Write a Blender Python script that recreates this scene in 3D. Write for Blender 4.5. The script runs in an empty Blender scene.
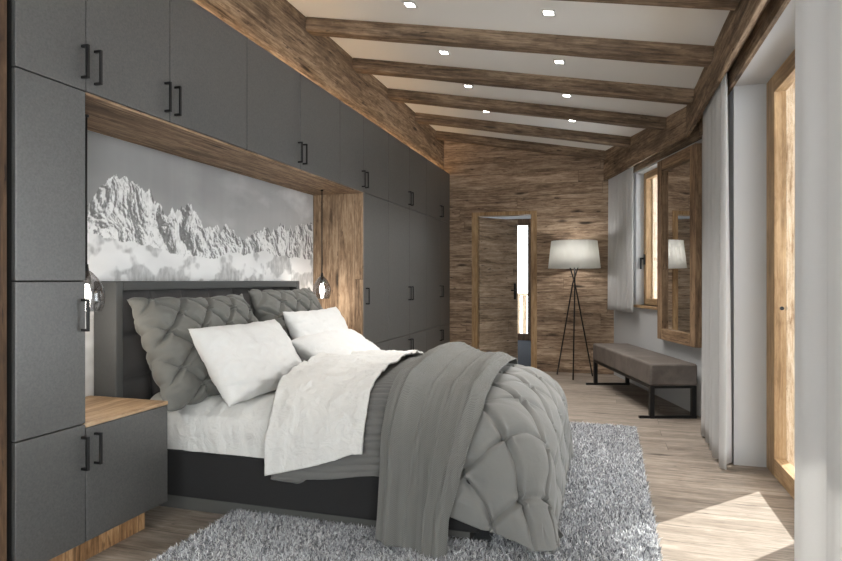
import bpy, bmesh, math, random
from mathutils import Vector, Matrix, noise
import numpy as np
random.seed(7)
S = bpy.context.scene
COL = S.collection
PI = math.pi
CAMH = 1.2
YAW = math.atan(186/604)          # the angled wing wall runs at this angle to the wardrobe wall
W = -2.071                        # wardrobe front plane
MURX = -2.55                      # niche back
FAR = 8.088
RW = Matrix.Rotation(YAW, 4, 'Z') # wing frame: local x = out towards the wall, local y = along the wall

def lin(c):
    return tuple(((v/255)/12.92 if v/255 <= .04045 else ((v/255+.055)/1.055)**2.4) for v in c) + (1,)

# ---------------------------------------------------------------- materials
class NT:
    def __init__(s, name):
        s.m = bpy.data.materials.new(name); s.m.use_nodes = True
        s.t = s.m.node_tree; s.t.nodes.clear()
        s.out = s.t.nodes.new('ShaderNodeOutputMaterial')
    def n(s, typ, ins=None, **props):
        nd = s.t.nodes.new(typ)
        for k, v in props.items(): setattr(nd, k, v)
        for k, v in (ins or {}).items(): s.set(nd.inputs[k], v)
        return nd
    def set(s, sock, v):
        if isinstance(v, bpy.types.NodeSocket): s.t.links.new(v, sock)
        else: sock.default_value = v
    def math(s, op, a, b=0., c=None, clamp=False):
        nd = s.t.nodes.new('ShaderNodeMath'); nd.operation = op; nd.use_clamp = clamp
        s.set(nd.inputs[0], a); s.set(nd.inputs[1], b)
        if c is not None: s.set(nd.inputs[2], c)
        return nd.outputs[0]
    def comb(s, x, y, z):
        return s.n('ShaderNodeCombineXYZ', {0: x, 1: y, 2: z}).outputs[0]
    def noise(s, vec, scale, detail=4, rough=.6, dist=0.):
        return s.n('ShaderNodeTexNoise', {'Vector': vec, 'Scale': scale, 'Detail': detail, 'Roughness': rough, 'Distortion': dist}).outputs[0]
    def ramp(s, fac, stops, interp='LINEAR'):
        nd = s.n('ShaderNodeValToRGB', {0: fac}); cr = nd.color_ramp; cr.interpolation = interp
        while len(cr.elements) < len(stops): cr.elements.new(.5)
        for e, (p, c) in zip(cr.elements, stops):
            e.position = p; e.color = c if len(c) == 4 else (*c, 1)
        return nd.outputs[0]
    def mix(s, fac, a, b, blend='MIX'):
        nd = s.t.nodes.new('ShaderNodeMix'); nd.data_type = 'RGBA'; nd.blend_type = blend
        s.set(nd.inputs[0], fac); s.set(nd.inputs[6], a); s.set(nd.inputs[7], b)
        return nd.outputs[2]
    def bump(s, h, strength=.3, dist=.01):
        return s.n('ShaderNodeBump', {'Height': h, 'Strength': strength, 'Distance': dist}).outputs[0]
    def pbr(s, col, rough=.6, metal=0., normal=None, spec=.5, sheen=0., **kw):
        p = s.n('ShaderNodeBsdfPrincipled')
        s.set(p.inputs['Base Color'], col); s.set(p.inputs['Roughness'], rough); s.set(p.inputs['Metallic'], metal)
        s.set(p.inputs['Specular IOR Level'], spec)
        if sheen: p.inputs['Sheen Weight'].default_value = sheen; p.inputs['Sheen Roughness'].default_value = .4
        if normal is not None: s.set(p.inputs['Normal'], normal)
        s.t.links.new(p.outputs[0], s.out.inputs[0]); return p

def g(v): return (v, v, v, 1)

def plain(name, c, rough=.5, metal=0., spec=.5):
    t = NT(name); t.pbr(lin(c), rough, metal, spec=spec); return t.m

def wood(name, dark, mid, light, along='X', across=None, pw=.18, pl=2., rough=.65, vary=.35, seam=.004, knots=1., patch=.6, bump=.5, gs=1., seamdark=.25):
    t = NT(name)
    co = t.n('ShaderNodeTexCoord').outputs['Object']
    rnd = t.n('ShaderNodeObjectInfo').outputs['Random']
    off = t.math('MULTIPLY', rnd, 0. if across else 37.)
    sp = t.n('ShaderNodeSeparateXYZ', {0: co}); ax = {'X': sp.outputs[0], 'Y': sp.outputs[1], 'Z': sp.outputs[2]}
    A = ax[along]; others = [k for k in 'XYZ' if k != along]
    U, V = ax[others[0]], ax[others[1]]
    ident = off; val = None; seamf = None
    if across:
        B = ax[across]
        r = t.math('DIVIDE', B, pw); row = t.math('FLOOR', r); fr = t.math('FRACT', r)
        wn = t.n('ShaderNodeTexWhiteNoise', {'W': row}, noise_dimensions='1D').outputs[0]
        q = t.math('ADD', t.math('DIVIDE', A, pl), t.math('MULTIPLY', wn, 7.31))
        cl = t.math('FLOOR', q); fq = t.math('FRACT', q)
        wn2 = t.n('ShaderNodeTexWhiteNoise', {'Vector': t.comb(row, cl, 0.)}, noise_dimensions='3D').outputs[0]
        ident = t.math('MULTIPLY', wn2, 61.); val = wn2
        d1 = t.math('MULTIPLY', t.math('MINIMUM', fr, t.math('SUBTRACT', 1., fr)), pw)
        d2 = t.math('MULTIPLY', t.math('MINIMUM', fq, t.math('SUBTRACT', 1., fq)), pl)
        dd = t.math('MINIMUM', d1, d2)
        seamf = t.n('ShaderNodeMapRange', {0: dd, 1: seam*.3, 2: seam, 3: 0., 4: 1.}).outputs[0]
    def gv(ka, ko):
        return t.comb(t.math('MULTIPLY_ADD', A, ka, ident), t.math('MULTIPLY_ADD', U, ko, ident), t.math('MULTIPLY', V, ko))
    n1 = t.noise(gv(1.1*gs, 11*gs), 1., 7, .68, .8)
    n2 = t.noise(gv(3.5*gs, 75*gs), 1., 3, .6, .3)
    n3 = t.noise(gv(1.6*gs, 4.*gs), 1., 5, .6, .4)
    n4 = t.noise(gv(9*gs, 34*gs), 1., 4, .7, .5)
    f = t.math('ADD', t.math('MULTIPLY_ADD', n2, .30, t.math('MULTIPLY', n1, .50)), t.math('MULTIPLY', n4, .27))
    col = t.ramp(f, [(.41, lin(dark)), (.53, lin(mid)), (.65, lin(light))])
    if patch:
        pm = t.n('ShaderNodeMapRange', {0: n3, 1: .56, 2: .72, 3: 0., 4: patch}).outputs[0]
        col = t.mix(pm, col, lin(tuple(v*.62 for v in mid)))
    if knots:
        vo = t.n('ShaderNodeTexVoronoi', {'Vector': gv(1.3*gs, 5.5*gs), 'Scale': 1.}).outputs['Distance']
        km = t.n('ShaderNodeMapRange', {0: t.math('ADD', vo, t.math('MULTIPLY', n2, .12)), 1: .12, 2: .2, 3: .85*knots, 4: 0.}).outputs[0]
        col = t.mix(km, col, lin(tuple(v*.38 for v in dark)))
        # short cracks along the grain
        cr = t.noise(gv(7*gs, 40*gs), 1., 3, .6, .3)
        cm = t.n('ShaderNodeMapRange', {0: cr, 1: .64, 2: .71, 3: 0., 4: .75*knots}).outputs[0]
        col = t.mix(cm, col, lin(tuple(v*.4 for v in dark)))
    h = f
    if val is not None:
        mul = t.math('MULTIPLY_ADD', val, 2*vary, 1-vary)
        col = t.mix(1., col, t.comb(mul, mul, mul), 'MULTIPLY')
        k = t.math('MULTIPLY_ADD', seamf, 1-seamdark, seamdark)
        col = t.mix(1., col, t.comb(k, k, k), 'MULTIPLY')
        h = t.math('MULTIPLY_ADD', seamf, .6, t.math('MULTIPLY', f, .5))
    t.pbr(col, rough, normal=t.bump(h, bump, .006), spec=.3)
    return t.m

def fabric(name, c, scale=900, amt=.25, rough=.9, bumpst=.25, sheen=.15, big=.06, wr=0., wscale=14):
    t = NT(name); co = t.n('ShaderNodeTexCoord').outputs['Object']
    n1 = t.noise(co, scale, 2, .6); n2 = t.noise(co, 5., 4, .6)
    a = t.math('MULTIPLY_ADD', n1, amt*2, 1-amt); b = t.math('MULTIPLY_ADD', n2, big*2, 1-big)
    k = t.math('MULTIPLY', a, b)
    col = t.mix(1., lin(c), t.comb(k, k, k), 'MULTIPLY')
    h = n1; nrm = t.bump(n1, bumpst, .001)
    if wr:
        w = t.noise(co, wscale, 5, .62, 1.2)
        nd = t.n('ShaderNodeBump', {'Height': w, 'Strength': wr, 'Distance': .03, 'Normal': nrm}); nrm = nd.outputs[0]
    t.pbr(col, rough, normal=nrm, spec=.2, sheen=sheen); return t.m

def emis(name, c, st):
    t = NT(name); e = t.n('ShaderNodeEmission', {0: lin(c), 1: st}); t.t.links.new(e.outputs[0], t.out.inputs[0]); return t.m

def glassy(name, tint, refl=.08, rough=.02):
    t = NT(name)
    a = t.n('ShaderNodeBsdfTransparent', {0: lin(tint)}); b = t.n('ShaderNodeBsdfGlossy', {0: g(1), 1: rough})
    fr = t.n('ShaderNodeLayerWeight', {0: .25}).outputs['Facing']
    f = t.math('MULTIPLY_ADD', t.math('POWER', fr, 2.), .55, refl, clamp=True)
    mx = t.n('ShaderNodeMixShader', {0: f, 1: a.outputs[0], 2: b.outputs[0]}); t.t.links.new(mx.outputs[0], t.out.inputs[0]); return t.m

def curtain_mat(name, c):
    t = NT(name); co = t.n('ShaderNodeTexCoord').outputs['Object']
    n1 = t.noise(co, 700, 2, .5)
    k = t.math('MULTIPLY_ADD', n1, .16, .92); col = t.mix(1., lin(c), t.comb(k, k, k), 'MULTIPLY')
    d = t.n('ShaderNodeBsdfDiffuse', {0: col}); tr = t.n('ShaderNodeBsdfTranslucent', {0: col})
    mx = t.n('ShaderNodeMixShader', {0: .34, 1: d.outputs[0], 2: tr.outputs[0]}); t.t.links.new(mx.outputs[0], t.out.inputs[0]); return t.m

M = {}
OLD = dict(dark=(62, 49, 38), mid=(118, 95, 73), light=(165, 140, 112))
M['wall_wood'] = wood('reclaimed_wall_boards', (86, 71, 58), (150, 127, 106), (198, 176, 152), 'X', 'Z', .155, 2.3, .75, .12, .003, 1., .55, .6, seamdark=.5)
M['door_wood'] = wood('reclaimed_door_boards', (100, 86, 72), (168, 148, 127), (206, 188, 167), 'X', 'Z', .16, 2.7, .75, .10, .003, 1., .5, .5, seamdark=.5)
M['beam_x'] = wood('hewn_beam_x', (62, 50, 40), (114, 96, 79), (162, 141, 119), 'X', None, rough=.8, knots=1., patch=.7, bump=.9)
M['beam_y'] = wood('hewn_beam_y', (70, 56, 44), (126, 106, 86), (174, 152, 128), 'Y', None, rough=.8, knots=1., patch=.7, bump=.9)
M['niche_y'] = wood('niche_boards_y', (80, 62, 48), (132, 108, 86), (174, 149, 122), 'Y', 'X', .19, 2.6, .65, .12, .002, 1., .5, .5)
M['niche_z'] = wood('niche_boards_z', (88, 70, 54), (142, 117, 93), (184, 158, 130), 'Z', 'X', .16, 9., .65, .12, .002, 1., .55, .5)
M['panel_dark'] = wood('dark_panel', (52, 38, 28), (84, 64, 48), (116, 92, 70), 'Z', None, knots=1., patch=.5)
M['plinth'] = wood('plinth_wood', (88, 64, 43), (150, 114, 80), (192, 156, 116), 'Z', 'Y', .12, 1., .6, .2, .002, .6, .5, .4)
M['top_wood'] = wood('bedside_top', (128, 103, 77), (170, 142, 112), (200, 174, 144), 'Y', None, knots=.5, patch=.3, rough=.45, bump=.2)
M['oak_x'] = wood('light_oak_x', (134, 103, 68), (166, 132, 92), (196, 163, 120), 'X', None, knots=.15, patch=.15, rough=.5, bump=.2)
M['oak_y'] = wood('light_oak_y', (128, 100, 68), (164, 133, 97), (194, 164, 126), 'Y', None, knots=.3, patch=.3, rough=.5, bump=.3)
M['oak_z'] = wood('light_oak_z', (128, 100, 68), (164, 133, 97), (194, 164, 126), 'Z', None, knots=.3, patch=.3, rough=.5, bump=.3)
M['pale_z'] = wood('weathered_pale_z', (140, 112, 86), (212, 190, 164), (238, 224, 204), 'Z', None, knots=1., patch=.6, bump=.9, gs=2.2)
M['mirror_wood_z'] = wood('mirror_frame_z', (84, 66, 50), (138, 112, 87), (178, 150, 120), 'Z', None, knots=1., patch=.6)
M['mirror_wood_y'] = wood('mirror_frame_y', (84, 66, 50), (138, 112, 87), (178, 150, 120), 'Y', None, knots=1., patch=.6)
M['floor'] = wood('oak_floor', (112, 102, 92), (143, 132, 121), (171, 160, 149), 'X', 'Y', .2, 2.1, .5, .13, .0025, .8, .4, .25, seamdark=.45)
M['hall_floor'] = plain('hall_floor', (52, 55, 62), .9, spec=.1)
M['deck'] = wood('balcony_deck', (100, 86, 72), (130, 115, 98), (155, 140, 122), 'Y', 'X', .14, 3., .7, .12)

def plaster(name, c):
    t = NT(name); co = t.n('ShaderNodeTexCoord').outputs['Object']
    n = t.noise(co, 60, 4, .6); t.pbr(lin(c), .85, normal=t.bump(n, .08, .003), spec=.2); return t.m
M['white'] = plaster('white_plaster', (190, 191, 192))
M['ceil'] = plaster('white_ceiling', (232, 231, 228))
t = NT('grey_laminate'); co = t.n('ShaderNodeTexCoord').outputs['Object']
n1 = t.noise(co, 120, 4, .75); n2 = t.noise(co, 2.2, 4, .6)
k = t.math('MULTIPLY', t.math('MULTIPLY_ADD', n1, 1.7, .15), t.math('MULTIPLY_ADD', n2, .3, .85))
t.pbr(t.mix(1., lin((79, 79, 78)), t.comb(k, k, k), 'MULTIPLY'), .4, normal=t.bump(n1, .12, .0015), spec=1.); M['lam'] = t.m
M['carcass'] = plain('dark_carcass', (30, 30, 30), .7)
M['black'] = plain('black_metal', (22, 22, 23), .4, .3)
M['bed_dark'] = fabric('bed_upholstery', (44, 44, 45), 500, .35, .85, .3, .1)
M['head_frame'] = fabric('headboard_frame_cloth', (82, 83, 83), 420, .3, .85, .3, .1)
M['head_pad'] = fabric('headboard_tufted_cloth', (84, 82, 82), 420, .3, .85, .3, .12)
M['bed_plinth'] = plain('bed_plinth', (84, 84, 82), .6)
M['sheet'] = fabric('white_cotton', (217, 217, 215), 900, .04, .9, .1, .1, .02, .45, 12)
M['pillow'] = fabric('white_pillow_cotton', (217, 217, 216), 900, .04, .9, .1, .1, .02, .25, 8)
M['comf'] = fabric('grey_pintuck_cotton', (128, 128, 126), 700, .05, .85, .1, .2, .03, .12, 20)
M['cush'] = fabric('grey_cushion_cotton', (112, 112, 108), 700, .05, .85, .1, .2, .03, .12, 20)
M['rib'] = fabric('grey_ribbed_cotton', (112, 112, 110), 700, .06, .9, .1, .15, .03)
t = NT('herringbone_throw'); uv = t.n('ShaderNodeUVMap').outputs[0]
sp = t.n('ShaderNodeSeparateXYZ', {0: uv})
zig = t.math('PINGPONG', sp.outputs[0], .022)
st = t.math('SINE', t.math('MULTIPLY', t.math('ADD', sp.outputs[1], zig), 2*PI/.0085))
n1 = t.noise(t.n('ShaderNodeTexCoord').outputs['Object'], 600, 2, .6)
k = t.math('ADD', t.math('MULTIPLY_ADD', st, .11, .85), t.math('MULTIPLY', n1, .25))
t.pbr(t.mix(1., lin((121, 121, 118)), t.comb(k, k, k), 'MULTIPLY'), .95, normal=t.bump(st, .6, .003), spec=.15, sheen=.2); M['throw'] = t.m
t = NT('rug_pile'); geo = t.n('ShaderNodeNewGeometry'); rp = geo.outputs['Random Per Island']
t.pbr(t.ramp(rp, [(0, lin((104, 106, 112))), (.3, lin((160, 162, 168))), (.65, lin((212, 214, 218))), (1, lin((246, 247, 249)))]), .9, spec=.1, sheen=.1); M['pile'] = t.m
M['rugbase'] = fabric('rug_backing', (112, 114, 118), 300, .4)
t = NT('grey_leather'); co = t.n('ShaderNodeTexCoord').outputs['Object']
n2 = t.noise(co, 4., 5, .6, .5); n1 = t.noise(co, 240, 3, .6)
t.pbr(t.ramp(n2, [(.3, lin((78, 72, 68))), (.7, lin((116, 108, 102)))]), .5, normal=t.bump(n1, .15, .002), spec=.4); M['leather'] = t.m
M['curtain'] = curtain_mat('curtain_linen', (214, 213, 212))
M['shade'] = curtain_mat('lamp_shade_cloth', (240, 240, 236))
t = NT('mirror_silver'); t.pbr(g(.86), .015, 1.); M['mirror'] = t.m
M['glass'] = glassy('window_glass', (250, 252, 252), .03)
M['smoke'] = glassy('smoked_glass', (206, 206, 209), .14, .05)
M['bulb'] = emis('bulb_glow', (255, 246, 232), 30.)
M['lens'] = emis('downlight_lens', (255, 250, 240), 22.)
M['led'] = emis('led_glow', (255, 208, 150), 9.)
M['spot_trim'] = plain('white_metal', (215, 215, 213), .4)
M['snow'] = plain('snow_ground', (225, 228, 234), .9)
M['cord'] = plain('black_cord', (20, 20, 20), .7)
t = NT('mural_print'); vc = t.n('ShaderNodeVertexColor', layer_name='Col').outputs[0]; t.pbr(vc, .55, spec=.25); M['mural'] = t.m

# ---------------------------------------------------------------- mesh helpers
def NB(): return bmesh.new()

def box(bm, x0, x1, y0, y1, z0, z1, bev=0., seg=2, mat=None):
    vs = [bm.verts.new(p) for p in ((x0,y0,z0),(x1,y0,z0),(x1,y1,z0),(x0,y1,z0),(x0,y0,z1),(x1,y0,z1),(x1,y1,z1),(x0,y1,z1))]
    fs = [bm.faces.new([vs[i] for i in q]) for q in ((3,2,1,0),(4,5,6,7),(0,1,5,4),(1,2,6,5),(2,3,7,6),(3,0,4,7))]
    if mat is not None:
        for v in vs: v.co = mat @ v.co
    if bev > 0:
        es = list({e for f in fs for e in f.edges})
        bmesh.ops.bevel(bm, geom=es, offset=bev, segments=seg, profile=.5, affect='EDGES')
    return bm

def tube(bm, pts, r, n=10, cap=True):
    pts = [Vector(p) for p in pts]; rings = []
    for i, p in enumerate(pts):
        d = (pts[min(i+1, len(pts)-1)] - pts[max(i-1, 0)]).normalized()
        a = Vector((0, 0, 1)) if abs(d.z) < .9 else Vector((1, 0, 0))
        u = d.cross(a).normalized(); v = d.cross(u)
        rr = r[i] if isinstance(r, (list, tuple)) else r
        rings.append([bm.verts.new(p + u*math.cos(2*PI*k/n)*rr + v*math.sin(2*PI*k/n)*rr) for k in range(n)])
    for a, b in zip(rings, rings[1:]):
        for k in range(n):
            f = bm.faces.new((a[k], a[(k+1) % n], b[(k+1) % n], b[k])); f.smooth = True
    if cap:
        bm.faces.new(rings[0][::-1]); bm.faces.new(rings[-1])
    return bm

def lathe(bm, prof, c, n=32, rip=None):
    rings = []
    for r, z in prof:
        if r < 1e-5: rings.append([bm.verts.new((c[0], c[1], c[2]+z))]); continue
        rings.append([bm.verts.new((c[0]+math.cos(2*PI*k/n)*(r + (rip(k) if rip else 0)), c[1]+math.sin(2*PI*k/n)*(r + (rip(k) if rip else 0)), c[2]+z)) for k in range(n)])
    for a, b in zip(rings, rings[1:]):
        for k in range(n):
            k2 = (k+1) % n
            q = [a[k % len(a)], a[k2 % len(a)], b[k2 % len(b)], b[k % len(b)]]
            q = list(dict.fromkeys(q))
            if len(q) > 2:
                f = bm.faces.new(q); f.smooth = True
    return bm

def grid(bm, fn, nu, nv, uvfn=None):
    vs = [[bm.verts.new(fn(i/nu, j/nv)) for j in range(nv+1)] for i in range(nu+1)]
    uvl = bm.loops.layers.uv.verify() if uvfn else None
    for i in range(nu):
        for j in range(nv):
            f = bm.faces.new((vs[i][j], vs[i+1][j], vs[i+1][j+1], vs[i][j+1])); f.smooth = True
            if uvfn:
                for l, (a, b) in zip(f.loops, ((i, j), (i+1, j), (i+1, j+1), (i, j+1))): l[uvl].uv = uvfn(a/nu, b/nv)
    return vs

def rootM(o):
    m = o.matrix_basis.copy()
    while o.parent: o = o.parent; m = o.matrix_basis @ m
    return m

def obj(name, bm, mat, parent=None, local=False, rot=None, solid=0., sub=0, recalc=True):
    """one mesh object; bm in world coordinates unless local; rot = matrix applied first (wing frame)"""
    if rot is not None: bm.transform(rot)
    if parent is not None and not local: bm.transform(rootM(parent).inverted())
    if recalc: bmesh.ops.recalc_face_normals(bm, faces=bm.faces)
    me = bpy.data.meshes.new(name); bm.to_mesh(me); bm.free()
    me.materials.append(M[mat] if isinstance(mat, str) else mat)
    o = bpy.data.objects.new(name, me); COL.objects.link(o)
    if parent is not None: o.parent = parent
    if solid:
        md = o.modifiers.new('thick', 'SOLIDIFY'); md.thickness = solid; md.offset = -1
    if sub:
        md = o.modifiers.new('sub', 'SUBSURF'); md.levels = sub; md.render_levels = sub
    return o

def thing(name, label, cat, loc=(0, 0, 0), rotz=0., group=None):
    o = bpy.data.objects.new(name, None); o.empty_display_size = .1; COL.objects.link(o)
    o.location = loc; o.rotation_euler = (0, 0, rotz); o['label'] = label; o['category'] = cat
    if group: o['group'] = group
    return o

def tag(o, label, cat, group=None):
    o['label'] = label; o['category'] = cat
    if group: o['group'] = group
    return o

def struct(name, bm, mat, rot=None, label=None, parent=None):
    o = obj(name, bm, mat, parent, rot=rot)
    if parent is None: o['kind'] = 'structure'
    return o

def sroot(name, loc=(0, 0, 0), rotz=0.):
    o = bpy.data.objects.new(name, None); COL.objects.link(o); o.location = loc; o.rotation_euler = (0, 0, rotz); o['kind'] = 'structure'; return o

def dup(root, loc=None, label=None, rot=None):
    r = root.copy(); COL.objects.link(r)
    if loc is not None: r.location = loc
    if rot is not None: r.rotation_euler = rot
    if label: r['label'] = label
    for ch in list(root.children):
        c = ch.copy(); COL.objects.link(c); c.parent = r
        for gch in list(ch.children):
            d = gch.copy(); COL.objects.link(d); d.parent = c
    return r

# ---------------------------------------------------------------- room shell
SL = .162
def ceilz(x): return 2.72 + SL*(.662 - x)
b = NB(); box(b, -2.6, 1.2, -3.1, FAR+.12, -.12, 0); struct('floor', b, 'floor')
b = NB()
vs = [b.verts.new((x, y, ceilz(x)+dz)) for dz in (0, .14) for x, y in ((-2.7, -3.2), (1.25, -3.2), (1.25, FAR+.16), (-2.7, FAR+.16))]
for q in ((3,2,1,0),(4,5,6,7),(0,1,5,4),(1,2,6,5),(2,3,7,6),(3,0,4,7)): b.faces.new([vs[i] for i in q])
struct('ceiling', b, 'ceil')
b = NB(); box(b, -2.72, -2.56, -3.1, FAR+.12, 0, 3.3); struct('wall_left', b, 'white')
# far wall, horizontal boards, with the doorway
DX0, DX1, DZ = -1.70, -.945, 2.09
b = NB()
box(b, -2.6, DX0, FAR, FAR+.12, 0, 3.3); box(b, DX1, .35, FAR, FAR+.12, 0, 3.3); box(b, DX0, DX1, FAR, FAR+.12, DZ, 3.3)
struct('wall_far', b, 'wall_wood')
RX, RO = .79, 1.12                 # inner and outer plane of the window wall
PY0, PY1, PZ = 1.15, 4.36, 2.465    # patio opening
b = NB()
box(b, RX, RO, PY1, 5.75, 0, 2.74); box(b, RX, RO, PY0, PY1, PZ, 2.74); box(b, RX, RO, .35, PY0, 0, 2.74)
box(b, RX, RO, -2.45, .35, PZ, 2.74); box(b, RX, RO, -3.1, -2.45, 0, 2.74)
struct('wall_right', b, 'white')
WL, WO = 2.46, 2.79
WD0, WD1, WZ0, WZ1 = 6.17, 6.90, .925, 2.42
b = NB()
box(b, WL, WO, 5.1, WD0, 0, 3.); box(b, WL, WO, WD1, 7.75, 0, 3.); box(b, WL, WO, WD0, WD1, 0, WZ0); box(b, WL, WO, WD0, WD1, WZ1, 3.)
struct('wall_wing', b, 'white', RW)
b = NB(); box(b, -2.6, -1.9, -3.2, -3.1, 0, 3.3); box(b, .3, 1.2, -3.2, -3.1, 0, 3.3); box(b, -1.9, .3, -3.2, -3.1, 2.3, 3.3); box(b, -1.9, .3, -3.2, -3.1, 0, .5)
struct('wall_back', b, 'white')

# ---- interior door in the far wall
d1 = sroot('door_1', (DX0, FAR, 0))
b = NB()
fz = 2.075
box(b, -1.762, -1.681, FAR-.018, FAR+.13, 0, 2.125, .003); box(b, -.962, -.885, FAR-.018, FAR+.13, 0, 2.125, .003); box(b, -1.681, -.962, FAR-.018, FAR+.13, fz, 2.125, .003)
obj('door_frame', b, 'oak_z', d1)
HX, HY = -1.679, FAR+.05
leaf = bpy.data.objects.new('door_leaf', None)
LM = Matrix.Translation((HX, HY, 0)) @ Matrix.Rotation(math.radians(52), 4, 'Z')
b = NB(); box(b, 0, .715, -.02, .02, .01, 2.065, .003)
lf = obj('door_leaf', b, 'door_wood', d1, local=True); bpy.data.objects.remove(leaf)
lf.matrix_basis = d1.matrix_basis.inverted() @ LM
def dh(s):
    b = NB(); box(b, .635, .675, s*.02, s*.028, .93, 1.16, .002)
    tube(b, [(.655, s*.028, 1.06), (.655, s*.06, 1.06)], .009); tube(b, [(.66, s*.06, 1.06), (.55, s*.06, 1.06)], .009)
    h = obj('door_handle', b, 'black', lf, local=True); return h
dh(-1); dh(1)

# ---- hall behind
b = NB(); box(b, -4.2, 1.2, FAR+.12, 12.3, -.12, 0.); struct('floor_hall', b, 'hall_floor')
b = NB(); box(b, -4.2, 1.2, FAR+.12, 12.45, 2.5, 2.6); struct('ceiling_hall', b, 'white')
b = NB(); box(b, -4.3, -4.2, FAR+.12, 12.45, 0, 2.55); struct('wall_hall_left', b, 'white')
b = NB(); box(b, -.6, -.5, FAR+.12, 12.45, 0, 2.55); struct('wall_hall_right', b, 'white')
b = NB(); box(b, -4.3, -3.3, 12.2, 12.35, 0, 2.55); box(b, -1.38, -.5, 12.2, 12.35, 0, 2.55); box(b, -3.3, -1.38, 12.2, 12.35, 2.44, 2.55); struct('wall_hall_far', b, 'white')
d3 = sroot('door_3', (-2.4, 12.2, 0))
b = NB(); box(b, -3.3, -3.18, 12.2, 12.3, 0, 2.44, .004); box(b, -1.52, -1.38, 12.2, 12.3, 0, 2.44, .004); box(b, -3.18, -1.52, 12.2, 12.3, 2.31, 2.44, .004); box(b, -3.18, -1.52, 12.2, 12.3, 0, .13, .004)
obj('door_frame', b, 'panel_dark', d3)
b = NB(); box(b, -3.18, -1.52, 12.24, 12.25, .13, 2.31); obj('glass_pane', b, 'glass', d3)
t = thing('balcony_railing', 'pale timber balcony railing seen through the far glass door', 'railing', (-2.4, 13.4, 0))
b = NB(); box(b, -4.2, -.4, 13.38, 13.44, .86, .92, .004); obj('handrail', b, 'pale_z', t)
for i in range(26):
    b = NB(); x = -4.1 + i*.145; box(b, x, x+.09, 13.40, 13.42, 0, .86); obj('baluster', b, 'pale_z', t)
b = NB(); box(b, -4.4, -.2, 12.35, 13.6, -.16, -.04); struct('floor_hall_balcony', b, 'deck')

# ---- outside
b = NB(); box(b, -40, 60, -40, 70, -3.4, -3.2); struct('ground', b, 'snow')
b = NB(); box(b, RO, 3.3, -2.8, 5.6, -.2, -.02); struct('floor_balcony', b, 'deck')
b = NB(); box(b, RO, 2.0, -2.8, 5.2, 2.68, 2.8); box(b, 2.0, 3.78, -2.8, 8.6, 2.68, 2.8); struct('sun_blocker', b, 'pale_z')  # unseen slab, added and sized to stop the sun short of the bed

# ---- patio door (door_2), fixed lights with one mullion
def patio(name, y0, y1, mull):
    r = sroot(name, (1.0, (y0+y1)/2, 0)); x0, x1 = .978, 1.045
    fw = .186
    for ya, yb in ((y0, y0+fw), (y1-fw, y1)):
        b = NB(); box(b, x0, x1, ya, yb, 0, PZ, .004); obj('stile', b, 'oak_z', r)
    b = NB(); box(b, x0, x1, y0+fw, y1-fw, 0, .11, .004); obj('bottom_rail', b, 'oak_y', r)
    b = NB(); box(b, x0, x1, y0+fw, y1-fw, PZ-.11, PZ, .004); obj('top_rail', b, 'oak_y', r)
    for m in mull:
        b = NB(); box(b, x0, x1, m-.1, m+.1, .11, PZ-.11, .004); obj('mullion', b, 'oak_z', r)
    b = NB(); box(b, 1.03, 1.038, y0+fw*.9, y1-fw*.9, .1, PZ-.1); obj('glass_pane', b, 'glass', r)
    return r
p2 = patio('door_2', PY0, PY1, (3.22,))
b = NB(); box(b, 1.045, 1.118, PY1-.185, PY1, 0, PZ, .003); obj('outer_jamb', b, 'pale_z', p2)
for z in (1.03,):
    b = NB(); tube(b, [(1.02, PY1-.188, z), (1.02, PY1-.194, z)], .012); obj('hinge_cap', b, 'black', p2)
patio('door_4_added', -2.45, .35, (-1.05,))  # unseen glazed door behind the camera, added for fill light
# unseen back window, added to bring in fill light
w3 = sroot('window_3_added', (-.8, -3.1, 0))
b = NB()
for xa, xb in ((-1.9, -1.8), (.2, .3), (-.85, -.75)): box(b, xa, xb, -3.18, -3.11, .5, 2.3, .004)
box(b, -1.9, .3, -3.18, -3.11, .5, .6, .004); box(b, -1.9, .3, -3.18, -3.11, 2.2, 2.3, .004)
obj('window_frame', b, 'oak_z', w3); b = NB(); box(b, -1.85, .25, -3.15, -3.145, .55, 2.25); obj('glass_pane', b, 'glass', w3)

# ---- small window in the wing wall
w1 = sroot('window_1', (RW @ Vector((2.58, 6.5, WZ0)))[:], YAW)
b = NB()
for a, c in ((WD1-.075, WD1), (WD0, WD0+.075)): box(b, 2.545, 2.61, a, c, WZ0, WZ1, .003)
obj('window_frame', b, 'oak_z', w1, rot=RW)
b = NB(); box(b, 2.545, 2.61, WD0+.075, WD1-.075, WZ0, WZ0+.075, .003); box(b, 2.545, 2.61, WD0+.075, WD1-.075, WZ1-.075, WZ1, .003); obj('window_rail', b, 'oak_y', w1, rot=RW)
b = NB(); box(b, 2.59, 2.596, WD0+.06, WD1-.06, WZ0+.06, WZ1-.06); obj('glass_pane', b, 'glass', w1, rot=RW)
b = NB(); box(b, 2.61, 2.785, WD1-.10, WD1-.002, WZ0, WZ1, .003); obj('outer_jamb', b, 'pale_z', w1, rot=RW)
b = NB(); box(b, 2.43, 2.56, WD0-.02, WD1+.02, WZ0-.03, WZ0, .006); obj('window_sill', b, 'oak_y', w1, rot=RW)
b = NB(); tube(b, [(2.545, WD1-.03, 1.45), (2.50, WD1-.03, 1.45)], .011); tube(b, [(2.50, WD1-.03, 1.46), (2.50, WD1-.03, 1.33)], .011); box(b, 2.535, 2.547, WD1-.045, WD1-.015, 1.38, 1.5, .003)
obj('window_handle', b, 'black', w1, rot=RW)

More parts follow.
